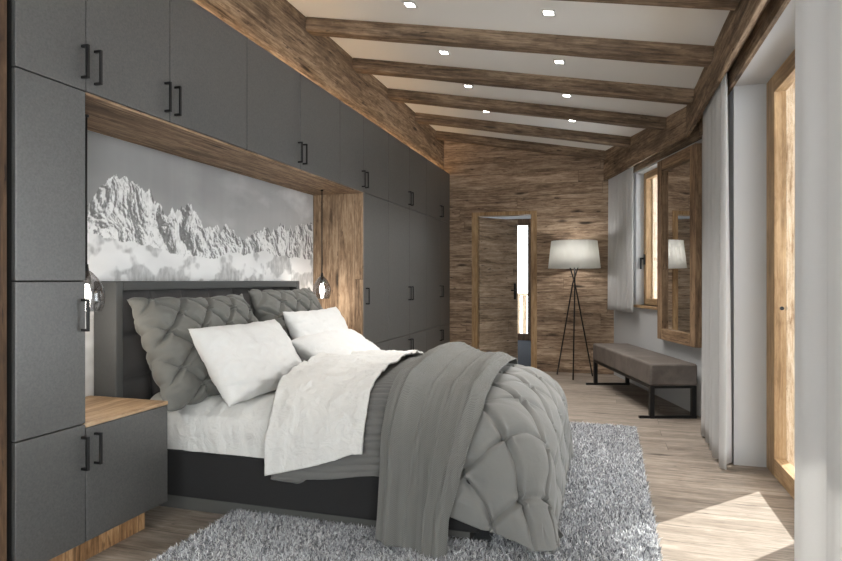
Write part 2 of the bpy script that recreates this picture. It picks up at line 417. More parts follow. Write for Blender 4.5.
# ---------------------------------------------------------------- beams
def beam(p0, p1, w, h, label, name='ceiling_beam', mat='beam_x', group='timber rafters across the ceiling'):
    p0, p1 = Vector(p0), Vector(p1); d = p1 - p0; L = d.length; x = d.normalized()
    y = Vector((0, 0, 1)).cross(x).normalized(); z = x.cross(y)
    b = NB(); n = 40
    def ring(t):
        c = []
        for (yy, zz) in ((-w/2, 0), (-w/2, -h+.012), (-w/2+.012, -h), (w/2-.012, -h), (w/2, -h+.012), (w/2, 0)):
            v = noise.noise_vector(Vector((t*L*2.2+p0.y*3.1, yy*9, zz*9)))*.005 if zz < 0 else Vector()
            c.append(b.verts.new((t*L, yy+v.y, zz+v.z)))
        return c
    R = [ring(i/n) for i in range(n+1)]
    for a, c in zip(R, R[1:]):
        for k in range(6): b.faces.new((a[k], a[(k+1) % 6], c[(k+1) % 6], c[k]))
    b.faces.new(R[0][::-1]); b.faces.new(R[-1])
    o = obj(name, b, mat); mm = Matrix((x, y, z)).transposed().to_4x4(); mm.translation = p0
    o.matrix_world = mm; tag(o, label, 'beam', group); return o
LX = -2.155
ends = [((LX, 3.20), (.662, 3.42), 'rough timber rafter just touching the top edge of the picture'),
        ((LX, 4.07), (.662, 4.30), 'rough brown timber rafter, the nearest one fully in view'),
        ((LX, 4.94), (.662, 5.215), 'rough brown timber rafter, second in from the nearest'),
        ((LX, 5.83), (.57, 6.13), 'rough brown timber rafter, third in, middle of the ceiling'),
        ((LX, 6.76), (.275, 7.06), 'rough brown timber rafter, last but one before the plank wall'),
        ((LX, 7.66), (.02, 7.93), 'rough brown timber rafter closest to the far plank wall')]
for (xa, ya), (xb, yb), lb in ends:
    beam((xa, ya+.06, ceilz(xa)+.005), (xb, yb+.06, ceilz(xb)+.005), .12, .105, lb)
# long ledger beam over the wardrobes
b = NB()
n = 60
def lring(y):
    out = []
    for x, z in ((LX, 2.72), (LX, ceilz(LX)+.01), (-2.5, ceilz(-2.5)+.01), (-2.5, 2.72)):
        v = noise.noise(Vector((y*1.7, z*3, x)))*.006
        out.append(b.verts.new((x+(v if x == LX else 0), y, z)))
    return out
R = [lring(-3.05 + (FAR+3.05-.002)*i/n) for i in range(n+1)]
for a, c in zip(R, R[1:]):
    for k in range(4): b.faces.new((a[k], a[(k+1) % 4], c[(k+1) % 4], c[k]))
b.faces.new(R[0][::-1]); b.faces.new(R[-1])
tag(obj('ledger_beam', b, 'beam_y'), 'long deep timber beam running above the grey wardrobes', 'beam')
b = NB(); box(b, -2.145, -2.12, 1.68, FAR-.03, 2.67, 2.68)
tag(obj('light_strip', b, 'led'), 'warm glowing light strip along the top of the wardrobes', 'light strip')

# curtain box (pelmet) in two runs
p = thing('curtain_pelmet', 'brown timber curtain box above the glazed patio door', 'pelmet', (.72, 2.5, 2.46))
def noisy_board(x0, x1, y0, y1, z0, z1, n=50):
    b = NB()
    def ring(y):
        return [b.verts.new((x + noise.noise(Vector((y*2, x*9, z*7)))*.004, y, z + (noise.noise(Vector((y*2.5, 5, x*8)))*.004 if z == z0 else 0))) for x, z in ((x0, z0), (x0, z1), (x1, z1), (x1, z0))]
    R = [ring(y0+(y1-y0)*i/n) for i in range(n+1)]
    for a, c in zip(R, R[1:]):
        for k in range(4): b.faces.new((a[k], a[(k+1) % 4], c[(k+1) % 4], c[k]))
    b.faces.new(R[0][::-1]); b.faces.new(R[-1]); return b
obj('fascia', noisy_board(.662, .688, -3.0, 5.722, 2.46, 2.73), 'beam_y', p)
b = NB(); box(b, .688, .765, -3.0, 5.72, 2.57, 2.6); obj('top_board', b, 'beam_y', p)
b = NB(); box(b, .762, .788, -3.0, 5.70, 2.455, 2.6, .002); obj('rear_strip', b, 'beam_y', p)
p = thing('curtain_pelmet', 'angled timber curtain box over the mirror and small window', 'pelmet', (RW @ Vector((2.4, 6.4, 2.46)))[:], YAW)
def wb(x0, x1, y0, y1, z0, z1): return noisy_board(x0, x1, y0, y1, z0, z1)
obj('fascia', wb(2.316, 2.34, 5.266, 7.66, 2.46, 2.86), 'beam_y', p, rot=RW)
b = NB(); box(b, 2.34, 2.455, 5.3, 7.6, 2.57, 2.6); obj('top_board', b, 'beam_y', p, rot=RW)
b = NB(); box(b, 2.44, 2.458, 5.28, 7.6, 2.44, 2.6, .002); obj('rear_strip', b, 'beam_y', p, rot=RW)

# ---------------------------------------------------------------- downlights
def downlight(x, y, label, i):
    z = ceilz(x) - .001
    t = thing('downlight', label, 'ceiling light', (x, y, z), 0, 'square recessed ceiling spotlights')
    t.rotation_euler = (0, math.atan(SL), 0)
    b = NB()
    for q in ((-.045, .045, -.045, -.03), (-.045, .045, .03, .045), (-.045, -.03, -.03, .03), (.03, .045, -.03, .03)): box(b, *q, -.006, .001, .0015, 1)
    obj('trim_ring', b, 'spot_trim', t, local=True)
    b = NB(); box(b, -.03, .03, -.03, .03, -.004, 0.); obj('lens', b, 'lens', t, local=True)
    L = bpy.data.lights.new('downlight_beam', 'SPOT'); L.energy = SPOT_W; L.spot_size = math.radians(88); L.spot_blend = .55; L.shadow_soft_size = .025; L.color = (1, .965, .92)
    o = bpy.data.objects.new('downlight_beam', L); COL.objects.link(o); o.location = (x, y, z-.02); o.rotation_euler = (0, 0, 0)
SPOT_W = 52.
rows = ['in the nearest ceiling bay in view', 'in the second ceiling bay', 'in the third ceiling bay', 'in the last lit bay near the plank wall']
for i in range(4):
    downlight(-1.247, 3.80+.876*i, 'small recessed spotlight, wardrobe side, ' + rows[i], i)
    downlight(-.35, 3.86+.888*i, 'small recessed spotlight, window side, ' + rows[i], i)

# ---------------------------------------------------------------- wardrobes
DT = .022
def door(parent, y0, y1, z0, z1, handles=(), name='door'):
    gp = .0025
    b = NB(); box(b, W-DT, W, y0+gp, y1-gp, z0+gp, z1-gp, .0018, 1)
    d = obj(name, b, 'lam', parent)
    for hy, hz0, hz1 in handles:
        b = NB()
        box(b, W+.026, W+.036, hy-.006, hy+.006, hz0, hz1, .0015, 1)
        box(b, W-.001, W+.03, hy-.006, hy+.006, hz0, hz0+.011, .001, 1); box(b, W-.001, W+.03, hy-.006, hy+.006, hz1-.011, hz1, .001, 1)
        obj('handle', b, 'black', d)
    return d
BK = -2.55
def carcass(parent, y0, y1, z0, z1, bk=BK):
    b = NB(); box(b, bk, W-DT-.001, y0+.001, y1-.001, z0, z1); obj('carcass', b, 'carcass', parent)
def plinth(parent, y0, y1, z=.108):
    b = NB(); box(b, -2.2, -2.138, y0, y1, 0, z); obj('plinth', b, 'plinth', parent)
Y = [1.676, 1.991, 2.496, 3.167, 3.831, 4.492, 4.987, 5.631, 6.297, 6.943, 7.585, 8.07]
Z0, ZM, ZU, ZT = .110, .610, 1.985, 2.668
# tall narrow unit at the left
t = thing('tall_cabinet', 'tall narrow grey cabinet nearest the camera, left of the bed', 'cabinet', (-2.3, 1.83, 0))
carcass(t, Y[0], Y[1], Z0, ZT)
door(t, Y[0], Y[1], ZU, ZT, [(1.971, 2.032, 2.172)]); door(t, Y[0], Y[1], 1.197, ZU)
door(t, Y[0], Y[1], ZM-.005, 1.197, [(1.971, .99, 1.125)]); door(t, Y[0], Y[1], Z0, ZM-.005, [(1.971, .417, .557)])
plinth(t, Y[0], Y[1])
def upper(i0, hs, label):
    t = thing('overhead_cabinet', label, 'cabinet', (-2.3, (Y[i0]+Y[i0+len(hs)])/2, ZU), 0, 'grey overhead cabinets')
    carcass(t, Y[i0], Y[i0+len(hs)], ZU+.003, ZT)
    for k, hh in enumerate(hs):
        door(t, Y[i0+k], Y[i0+k+1], ZU, ZT, [(y, 2.025, 2.172) for y in hh])
    return t
upper(1, [(2.037, 2.462), (2.533,)], 'grey overhead cabinet over the near half of the mountain mural, three black handles')
upper(3, [(3.797,), (3.866,)], 'grey overhead cabinet over the far half of the mountain mural, paired handles in its middle')
upper(5, [(4.95,), (5.024,)], 'grey overhead cabinet straddling the end of the bed niche')
upper(7, [(6.26,), (6.335,)], 'grey overhead cabinet above the middle tall wardrobe')
upper(9, [(7.55,), (7.62,)], 'grey overhead cabinet in the corner by the far plank wall')
def tallw(idx, hs, label, lower):
    y0, y1 = Y[idx[0]], Y[idx[1]]
    t = thing('wardrobe', label, 'wardrobe', (-2.3, (y0+y1)/2, 0), 0, 'tall grey wardrobes beyond the bed')
    carcass(t, y0, y1, Z0, ZU-.003); plinth(t, y0, y1)
    for k, hh in enumerate(hs):
        door(t, Y[idx[0]+k], Y[idx[0]+k+1], ZM, ZU, [(y, .985, 1.135) for y in hh])
        door(t, Y[idx[0]+k], Y[idx[0]+k+1], Z0, ZM, [(y, .42, .56) for y in hh] if lower else ())
    return t
tallw((6, 7), [(5.045,)], 'tall single-door grey wardrobe beside the wooden niche panel', True)
tallw((7, 9), [(6.26,), (6.335,)], 'tall two-door grey wardrobe, middle one of the row', True)
tallw((9, 11), [(7.55,), (7.62,)], 'tall two-door grey wardrobe in the corner by the plank wall', True)
# bedside
t = thing('bedside_cabinet', 'low grey bedside cabinet with light wood top, left of bed', 'cabinet', (-2.3, 2.24, 0))
carcass(t, Y[1], 2.478, Z0, .585); door(t, Y[1], 2.482, Z0, .588, [(2.037, .425, .558)])
b = NB(); box(b, BK, W+.001, Y[1]+.001, 2.482, .588, .606, .002); obj('top', b, 'top_wood', t)
b = NB(); box(b, BK, W-DT, 2.478, 2.4815, Z0, .588); obj('side_panel', b, 'lam', t)
b = NB(); box(b, -2.2, -2.138, Y[1], 2.40, 0, Z0); box(b, -2.50, -2.19, 2.38, 2.44, 0, Z0); obj('plinth', b, 'plinth', t)
# end panel and niche lining
b = NB(); box(b, -2.555, -2.074, 1.0, 1.648, 0, 2.71, .003); tag(obj('end_panel', b, 'panel_dark'), 'dark wooden end panel at the left edge of the wardrobes', 'panel')
b = NB(); box(b, -2.555, -2.11, 1.648, 1.675, 0, 2.66); tag(obj('shadow_gap_strip', b, 'carcass'), 'black strip standing in for the shadow gap beside the tall narrow cabinet', 'panel')  # black strip put where the gap is only in shade
t = thing('niche_lining', 'brown wooden boards lining the top and right side of bed niche', 'panel', (-2.3, 3.5, 1.97))
b = NB(); box(b, -2.548, W-.001, 1.993, 4.951, 1.972, 1.984, .001); obj('soffit_board', b, 'niche_y', t)
b = NB(); box(b, -2.548, W-.001, 4.951, 4.985, 0, 1.984, .001); obj('side_board', b, 'niche_z', t)

# ---------------------------------------------------------------- mountain mural
sky = [(1.9, 1.2), (2.2, 1.38), (2.464, 1.588), (2.528, 1.674), (2.587, 1.736), (2.67, 1.771), (2.757, 1.763), (2.826, 1.706), (2.909, 1.706), (2.945, 1.663), (3.073, 1.612), (3.22, 1.672), (3.338, 1.627), (3.394, 1.554), (3.516, 1.551), (3.652, 1.583), (3.797, 1.501), (3.847, 1.486), (3.971, 1.558), (4.102, 1.583), (4.309, 1.623), (4.534, 1.65), (4.97, 1.713)]
def interp(tab, x):
    if x <= tab[0][0]: return tab[0][1]
    for (a, va), (b_, vb) in zip(tab, tab[1:]):
        if x <= b_: return va + (vb-va)*(x-a)/(b_-a)
    return tab[-1][1]
snowline = [(1.9, 1.3), (2.464, 1.43), (2.75, 1.42), (2.9, 1.405), (3.26, 1.34), (3.5, 1.36), (3.8, 1.40), (4.2, 1.42), (4.5, 1.40), (4.97, 1.38)]
def fbm(x, y, z, o=5, r=.5): return sum(noise.noise(Vector((x*2**k, y*2**k, z+k*3.1)))*r**k for k in range(o))
def ridged(x, y, z, o=5): return sum((1-abs(noise.noise(Vector((x*2**k, y*2**k, z+k*2.7))))*2)*.5**k for k in range(o))/1.9
def mural_col(y, z):
    r = interp(sky, y) + fbm(y*9, 0, 1, 5, .6)*.030 + (ridged(y*11, 0, 7)-.6)*.06
    s = interp(snowline, y) + fbm(y*5, 0, 3, 4)*.03
    if z > r:
        t = (z-r)/.7; u = (y-2)/3
        v = .56 + .20*u - .12*min(1, t) + .04*fbm(y*1.5, z*3, 9, 4)
        v += max(0, fbm(y*2.2, z*4.5, 21, 5)-.12)*.30*max(0, u-.25)
        return v
    if z > s:
        q = (z - s)/max(.05, r - s)
        w = .05*fbm(y*4, z*4, 31, 3)
        def hh(yy, zz): return ridged((yy+w)*4.2+zz*1.6, (zz+w)*3.4-yy*.8, 4, 7)
        h0 = hh(y, z); d = .007
        sh = (hh(y+d, z+d*.5) - h0)/d
        v = .87 - .05*q + max(-.34, min(.10, .060*sh))
        v += .10*fbm(y*38, z*30, 2, 3, .6)
        return max(.45, min(.97, v))
    v = .95 + .03*fbm(y*4, z*8, 5, 3)
    f = fbm(y*4.5, z*5.5+.0, 13, 4) + (s - .09 - z)*1.5
    if f > .02: v = .95 - min(.17, (f-.02)*.8) + min(1, (f-.02)*6)*.11*fbm(y*34, z*14, 6, 4, .6)
    return v
NY, NZ = 680, 300
yy0, yy1, zz0, zz1 = 1.993, 4.950, .60, 1.971
b = NB()
vs = [[b.verts.new((MURX, yy0+(yy1-yy0)*i/NY, zz0+(zz1-zz0)*j/NZ)) for j in range(NZ+1)] for i in range(NY+1)]
for i in range(NY):
    for j in range(NZ): b.faces.new((vs[i][j], vs[i+1][j], vs[i+1][j+1], vs[i][j+1]))
me_cols = []
for i in range(NY+1):
    for j in range(NZ+1):
        y, z = yy0+(yy1-yy0)*i/NY, zz0+(zz1-zz0)*j/NZ
        me_cols.append(max(.02, mural_col(y, z) if z > 1.0 else .78 + .06*noise.noise(Vector((y*20, z*20, 0)))))
me = bpy.data.meshes.new('mountain_mural'); b.to_mesh(me); b.free()
ca = me.color_attributes.new('Col', 'FLOAT_COLOR', 'POINT')
arr = np.ones((len(me_cols), 4), dtype=np.float32); v = np.array(me_cols, dtype=np.float32)
v = np.where(v <= .04045, v/12.92, ((v+.055)/1.055)**2.4); arr[:, :3] = v[:, None]
ca.data.foreach_set('color', arr.ravel()); me.materials.append(M['mural'])
mu = bpy.data.objects.new('mountain_mural', me); COL.objects.link(mu)
md = mu.modifiers.new('thick', 'SOLIDIFY'); md.thickness = .008; md.offset = -1
tag(mu, 'black and white snowy mountain range mural filling the niche behind the bed', 'mural')

# ---------------------------------------------------------------- pendants
def pendant(x, y, zb, label):
    t = thing('pendant_lamp', label, 'pendant lamp', (x, y, 1.972), 0, 'smoked glass pendant lamps either side of the bed')
    b = NB(); tube(b, [(x, y, 1.972), (x, y, zb+.215)], .0045, 8); obj('cord', b, 'cord', t)
    b = NB(); lathe(b, [(0, 0), (.012, 0), (.012, -.01), (0, -.01)], (x, y, 1.971), 16); obj('ceiling_cup', b, 'black', t)
    b = NB(); lathe(b, [(0, .222), (.008, .222), (.012, .19), (.02, .165), (.021, .13), (0, .13)], (x, y, zb), 16); obj('socket', b, 'black', t)
    b = NB()
    pr = [(.014, .19), (.028, .178), (.050, .152), (.068, .118), (.077, .08), (.076, .045), (.070, .02), (.062, 0.)]
    lathe(b, pr, (x, y, zb), 36, rip=lambda k: .0012*math.cos(k*PI)); obj('glass_shade', b, 'smoke', t)
    b = NB(); lathe(b, [(0, .13), (.010, .125), (.016, .10), (.021, .078), (.017, .06), (.009, .05), (0, .048)], (x, y, zb), 20); obj('bulb', b, 'bulb', t)
    L = bpy.data.lights.new('pendant_glow', 'POINT'); L.energy = 2.5; L.color = (1, .9, .78); L.shadow_soft_size = .03
    o = bpy.data.objects.new('pendant_glow', L); COL.objects.link(o); o.location = (x, y, zb-.04)
pendant(-2.316, 4.66, 1.045, 'smoked glass pendant hanging in front of the wooden niche panel')
pendant(-2.316, 2.228, 1.055, 'smoked glass pendant half hidden behind the tall narrow cabinet')

# ---------------------------------------------------------------- bed
CY = 3.46
HX0, HX1 = -2.545, -2.40
bed = thing('bed', 'dark grey upholstered double bed with tall tufted headboard', 'bed', (-1.4, CY, 0))
b = NB()
hy0, hy1, hz = 2.492, 4.428, 1.197
box(b, HX0, HX1, hy0, hy0+.052, 0, hz, .008); box(b, HX0, HX1, hy1-.052, hy1, 0, hz, .008); box(b, HX0, HX1, hy0+.052, hy1-.052, hz-.048, hz, .008); box(b, HX0, -2.475, hy0+.05, hy1-.05, .1, hz-.04)
hf = obj('headboard', b, 'head_frame', bed)
b = NB()
py0, py1, pz0, pz1 = hy0+.054, hy1-.054, .189, hz-.049
def tuft(u, v):
    fu = (u*7) % 1 if u < 1 else 1.; fv = (v*4) % 1 if v < 1 else 1.
    e = lambda f: (1-abs(2*f-1)**3)**.6 if 0 < f < 1 else 0.
    return (-2.468 + .045*e(fu)**.9*e(fv)**.9, py0+(py1-py0)*u, pz0+(pz1-pz0)*v)
grid(b, tuft, 7*16, 4*16); obj('tufted_pad', b, 'head_pad', hf)
RY0, RY1, FX = 2.62, 4.30, -.54
b = NB(); box(b, -2.40, FX, RY0, RY1, .08, .315, .012, 3); obj('base', b, 'bed_dark', bed)
b = NB(); box(b, -2.36, FX-.05, RY0+.045, RY1-.045, 0, .08); obj('plinth', b, 'bed_plinth', bed)

YI, XI, TOP, RR = .60, -.52, .575, .20
def tilt(x):
    return .035*math.exp(-((x+1.0)/.22)**2) - .10*max(0., min(x, XI)+1.0)
def crown(b_): return .055*max(0., 1-(b_/.75)**2)
def drape(x, b_, off, flare=.10, flare_x=None):
    """x along the bed (world), b_ = signed arc coordinate across; beyond the inner rectangle the cloth bends down"""
    ex = max(0., x - XI); ey = max(0., abs(b_) - YI); e = math.hypot(ex, ey); sy = 1 if b_ > 0 else -1
    if flare_x is not None and e > 0: flare = flare + (flare_x-flare)*(ex/e)**2
    ix = min(x, XI); iy = max(-YI, min(YI, b_))
    zc = TOP + off + crown(iy)*(1 if e == 0 else math.exp(-(e/.2)**2)) + tilt(x)
    if e == 0: return Vector((ix, CY+iy, zc)), Vector((0, 0, 1))
    dx, dy = ex/e, sy*ey/e
    R = RR + off
    if e < R*PI/2:
        th = e/R; h = R*math.sin(th); vv = R*(1-math.cos(th)); nn = Vector((dx*math.sin(th), dy*math.sin(th), math.cos(th)))
    else:
        rem = e - R*PI/2; fl_ = flare*rem/(rem+.12); h = R + fl_*rem; vv = R + rem*.985; fl_ = flare*(1-(.12/(rem+.12))**2); nn = Vector((dx, dy, fl_)).normalized()
    return Vector((ix+dx*h, CY+iy+dy*h, zc-vv)), nn

# mattress with fitted sheet
mt = thing('mattress', 'mattress in a crinkled white fitted sheet on the bed', 'mattress', (-1.4, CY, .315))
b = NB(); box(b, -2.37, -.56, 2.74, 4.18, .317, .50, .03); obj('core', b, 'sheet', mt)
b = NB()
def sheetf(u, v):
    x = -2.375 + u*(-1.24+2.375); q = (v*2-1)*(.675+.236+.108)
    r = .15; yi = .675; s = 1 if q > 0 else -1; e = max(0, abs(q)-yi)
    if e == 0: p = Vector((x, CY+q, TOP)); n_ = Vector((0, 0, 1))
    elif e < r*PI/2: th = e/r; p = Vector((x, CY+s*(yi+r*math.sin(th)), TOP-r*(1-math.cos(th)))); n_ = Vector((0, s*math.sin(th), math.cos(th)))
    else: p = Vector((x, CY+s*(yi+r), TOP-r-(e-r*PI/2))); n_ = Vector((0, s, 0))
    edge = min(1, (1-abs(v*2-1))*6)
    w = .010*fbm(x*6, q*2.2, 3, 4, .55) + .018*(ridged(x*6+q*1.5, q*1.5, 11, 4)-.6)*(1 if e > 0 else .6)
    p += n_*(w + (.012 if e > r else 0))
    if p.z < .322: p.z = .322
    return p
grid(b, sheetf, 150, 150); obj('fitted_sheet', b, 'sheet', mt, recalc=False)

def cloth(name, left, right, bmin, bmax, off, disp, mat, label, cat, nu, nv, solid=.012, flare=.10, uv=False, parent=None):
    b = NB()
    def P(u, v):
        b0 = bmin(u); b1 = bmax(u); q = b0 + (b1-b0)*v
        x = left(q) + (right(q)-left(q))*u
        return x, q
    def fn(u, v):
        x, q = P(u, v); p, n_ = drape(x, q, off, flare)
        p = p + n_*disp(x, q, u, v)
        return p
    grid(b, fn, nu, nv, (lambda u, v: P(u, v)) if uv else None)
    o = obj(name, b, mat, solid=solid, recalc=False); tag(o, label, cat); return o

def lerpq(q, near, far): return near + (far-near)*max(0, min(1, (q+.9)/1.8))
def hemz(off, z, flare=.1):       # arc coordinate whose hem hangs at height z
    R = RR + off; return YI + R*PI/2 + max(0., (TOP + off - R - z)/.985)
# grey ribbed underside
def rib_disp(x, q, u, v):
    s = abs(math.sin(PI*q/.034)); r = .013*(s**.5)
    return r + .010*fbm(x*3, q*3, 2, 3) + .012*math.exp(-((1-u)*.5/.02)**2)
cloth('ribbed_quilt', lambda q: lerpq(q, -1.56, -1.8), lambda q: lerpq(q, -.84, -.92), lambda u: -hemz(.05, .235+.04*u), lambda u: hemz(.05, .25), .05, rib_disp, 'rib',
      'grey ribbed quilt band between the white sheet and the throw', 'quilt', 60, 420, .03)
# white top sheet folded back
def white_disp(x, q, u, v):
    w = .010*fbm(x*5, q*4, 5, 4, .55) + .024*(ridged(x*3.5+q*2, q*3-x*2, 17, 5)-.55)
    edge = .02*math.exp(-(u/.05)**2)
    return w + edge*.5
cloth('top_sheet', lambda q: lerpq(q, -1.57, -1.92), lambda q: lerpq(q, -1.07, -1.29), lambda u: -hemz(.10, .262+.125*u), lambda u: hemz(.10, .3), .10, white_disp, 'sheet',
      'white crinkled sheet turned back over the grey quilt', 'sheet', 80, 260, .012, .12)
# pintuck comforter
SP = .19
def pintuck(x, q, amp=.036, sp=SP, dep=.024, wid=.012, pw=.6):
    wob = .03*noise.noise(Vector((x*5, q*5, 3))); wob2 = .03*noise.noise(Vector((x*5, q*5, 13)))
    i, j = x/sp, q/sp
    a, c = (i+j)/2 + wob, (i-j)/2 + wob2
    L = 1.414*sp; k = sp/.19
    da, dc = abs(a-round(a))*L, abs(c-round(c))*L       # distance to the two families of pleats
    r = math.hypot(da, dc)
    sc = abs(math.sin(PI*a))*abs(math.sin(PI*c))
    puff = .65*1.25*sc/(sc+.25) + .35*(1-math.exp(-(r/(.10*k))**2)) if pw > .55 else (sc+1e-9)**pw
    h = amp*puff
    for d, s_, sg in ((da, dc, (a-round(a))), (dc, da, (c-round(c)))):
        near = math.exp(-(s_/(.068*k))**2); w = wid*(.8+.5*(1-near))*max(k, .7)
        st_ = dep*((.10 if pw > .55 else .22)+.80*near)
        h += st_*(-math.exp(-(d/w)**2) + (.75 if sg > 0 else .25)*math.exp(-((d-1.9*w)/(1.1*w))**2))
    h -= .020*k*math.exp(-(r/(.020*k))**2)
    return h
def comf_disp(x, q, u, v):
    e = min(1, (1-abs(2*v-1))*14)*min(1, (1-u)*9)*min(1., u*12+.3)
    return pintuck(x+.05, q+.03)*(.35+.65*e) + .018*fbm(x*2.2, q*2.2, 8, 3)
b = NB()
def comf_pt(u, v):
    qm = hemz(.045, .22-.15*min(1, u*1.25)) if v < .5 else hemz(.045, .16)
    q = (2*v-1)*qm
    L, EX = -.86, (RR+.045)*PI/2 + .37
    x = L + (XI + EX - L)*u
    xd, qd = x, q
    ex, ey = max(0., x-XI), max(0., abs(q)-YI); e = math.hypot(ex, ey); fl = .16
    if ex > 0 and ey > 0:                               # rounded cloth corner
        c, s_ = ex/e, ey/e
        eb = min(EX/c, (qm-YI)/s_); em = EX*c*c + (qm-YI)*s_*s_ - .06*(2*s_*c)
        k = em/eb; xd = XI + ex*k; qd = (YI + ey*k)*(1 if q > 0 else -1); fl = .16 + .48*(2*s_*c)**2
    p, n_ = drape(xd, qd, .045, fl)
    p = p + n_*comf_disp(xd, qd, u, v)
    p.z = max(p.z, .05)
    return p
grid(b, comf_pt, 230, 460); tag(obj('comforter', b, 'comf', solid=.025, recalc=False), 'grey pinch pleated comforter hanging over the foot of the bed', 'comforter')
# throw blanket
def throw_disp(x, q, u, v):
    f = .010*math.sin(u*PI*3.2+.8*noise.noise(Vector((q*1.5, 0, 0)))) + .014*max(0, math.sin(u*9+.5+q*.6))**6
    hang = max(0, abs(q)-YI-.2)
    cre = sum(math.exp(-((u-c_-.02*math.sin(q*3+c_*9))/.018)**2) for c_ in (.16, .4, .64, .86))
    return .03 + f*(1+2.0*hang) + .006*cre + .008*fbm(x*5, q*3, 4, 3)
cloth('throw_blanket', lambda q: lerpq(q, -.97, -1.02), lambda q: lerpq(q, -.53, -.60) - .12*max(0., min(1., (-q-.75)/.5)), lambda u: -hemz(.10, .03), lambda u: hemz(.10, .22), .10, throw_disp, 'throw',
      'grey herringbone throw blanket draped across the bed to the rug', 'blanket', 110, 260, .008, .24, True)

# ---------------------------------------------------------------- pillows
def pillow_bm(w, h, th, pin=False, seed=0, nu=90, nv=64):
    b = NB()
    def side(s):
        def fn(u, v):
            U, V = 2*u-1, 2*v-1
            x = w/2*U*(1-.055*(1-V*V)*abs(U)**3 ); z = h/2*V*(1-.075*(1-U*U)*abs(V)**3)
            k = max(0, (1-abs(U)**3.2))*max(0, (1-abs(V)**3.2)); t_ = th/2*k**.55
            if pin: t_ += (pintuck(x+.03, z+.02,   .046, .10, .030, .010, .5)-.018)*min(1, k*4)
            wr = (.010*fbm(U*2.5+seed, V*2.5, seed, 4, .55) + .008*(ridged(U*2+V*1.4+seed, V*1.5, seed+3, 3)-.5))*min(1, k*3)
            ed = .006*fbm(U*5+seed, V*5, seed+9, 3)
            if pin:
                x += math.copysign(.022*abs(math.sin(PI*(z+.03)/.141))**.7*abs(U)**8, U); z += math.copysign(.022*abs(math.sin(PI*(x+.02)/.141))**.7*abs(V)**8, V)
            return (x+ed, s*(t_+wr) + ed*.8, z+ed)
        return fn
    A = grid(b, side(-1), nu, nv); B_ = grid(b, side(1), nu, nv)
    bmesh.ops.remove_doubles(b, verts=b.verts, dist=.0006)
    return b
def pillow(name, label, cat, loc, rot, w, h, th, mat, pin=False, seed=0, group=None):
    o = obj(name, pillow_bm(w, h, th, pin, seed, 130 if pin else 80, 96 if pin else 60), mat)
    o.location = loc; o.rotation_euler = rot; tag(o, label, cat, group); return o
# local x = width (turned along the bed's width), local y = thickness, local z = height
def prot(yaw, lean): # front faces +x; lean back by 'lean'
    m = Matrix.Rotation(yaw, 4, 'Z') @ Matrix.Rotation(-lean, 4, 'X'); return m.to_euler()
R90 = PI/2
pillow('cushion', 'grey pinch pleated cushion nearest the bedside cabinet', 'cushion', (-2.16, 2.93, .83), prot(R90-.10, math.radians(26)), .86, .60, .24, 'cush', True, 1, 'grey pinch pleated cushions')
pillow('cushion', 'grey pinch pleated cushion in the headboard corner by wooden panel', 'cushion', (-2.19, 3.98, .85), prot(R90+.02, math.radians(22)), .88, .60, .22, 'cush', True, 5, 'grey pinch pleated cushions')
pillow('pillow', 'large white pillow leaning on the nearest grey cushion', 'pillow', (-1.87, 2.935, .77), prot(R90-.03, math.radians(33)), .79, .45, .20, 'pillow', False, 2, 'white bed pillows')
pillow('pillow', 'white pillow standing upright against the farther grey cushion', 'pillow', (-1.95, 3.94, .80), prot(R90, math.radians(25)), .82, .43, .18, 'pillow', False, 7, 'white bed pillows')
pillow('pillow', 'white pillow lying low in front of another white pillow', 'pillow', (-1.77, 3.90, .695), prot(R90, math.radians(58)), .90, .44, .20, 'pillow', False, 11, 'white bed pillows')

# ---------------------------------------------------------------- rug
rug = thing('rug', 'grey shaggy rug under the foot of the bed', 'rug', (-.8, 3.46, 0))
RX0, RX1, RYA, RYB = -1.81, .22, 1.72, 5.13
b = NB(); box(b, RX0, RX1, RYA, RYB, .001, .012, .004); obj('backing', b, 'rugbase', rug)
rng = np.random.default_rng(3)
def tufts(n, x0, x1, y0, y1):
    x = rng.uniform(x0, x1, n); y = rng.uniform(y0, y1, n); return x, y
xs, ys = [], []
for (n, a) in ((52000, (-.5, RX1, RYA, RYB)), (44000, (RX0, -.5, RYA, 2.66))):
    x, y = tufts(n, *a); xs.append(x); ys.append(y)
x = np.concatenate(xs); y = np.concatenate(ys); n = len(x)
ang = rng.uniform(0, 2*PI, n); ln = rng.uniform(.7, 1.15, n); wd = rng.uniform(.0022, .0042, n); lean = rng.uniform(.1, .95, n); la = ang + rng.normal(0, .8, n) + PI/2
hh = .036*ln
ca_, sa_ = np.cos(ang)*wd, np.sin(ang)*wd; lx, ly = np.cos(la)*lean*hh, np.sin(la)*lean*hh
verts = np.empty((n, 5, 3)); z = .010
verts[:, 0] = np.stack([x-ca_, y-sa_, np.full(n, z)], 1); verts[:, 1] = np.stack([x+ca_, y+sa_, np.full(n, z)], 1)
verts[:, 2] = np.stack([x+ca_*.9+lx*.35, y+sa_*.9+ly*.35, z+hh*.6], 1); verts[:, 3] = np.stack([x-ca_*.9+lx*.35, y-sa_*.9+ly*.35, z+hh*.6], 1)
verts[:, 4] = np.stack([x+lx, y+ly, z+hh*(1-.25*lean)], 1)
off = np.array([-.8, 3.46, 0])
me = bpy.data.meshes.new('pile'); V = (verts-off).reshape(-1, 3)
me.vertices.add(n*5); me.vertices.foreach_set('co', V.ravel())
idx = np.arange(n)*5
loops = np.stack([idx, idx+1, idx+2, idx+3, idx+3, idx+2, idx+4], 1).ravel()
me.loops.add(n*7); me.loops.foreach_set('vertex_index', loops)
ls = np.stack([np.arange(n)*7, np.arange(n)*7+4], 1).ravel(); lt = np.tile([4, 3], n)
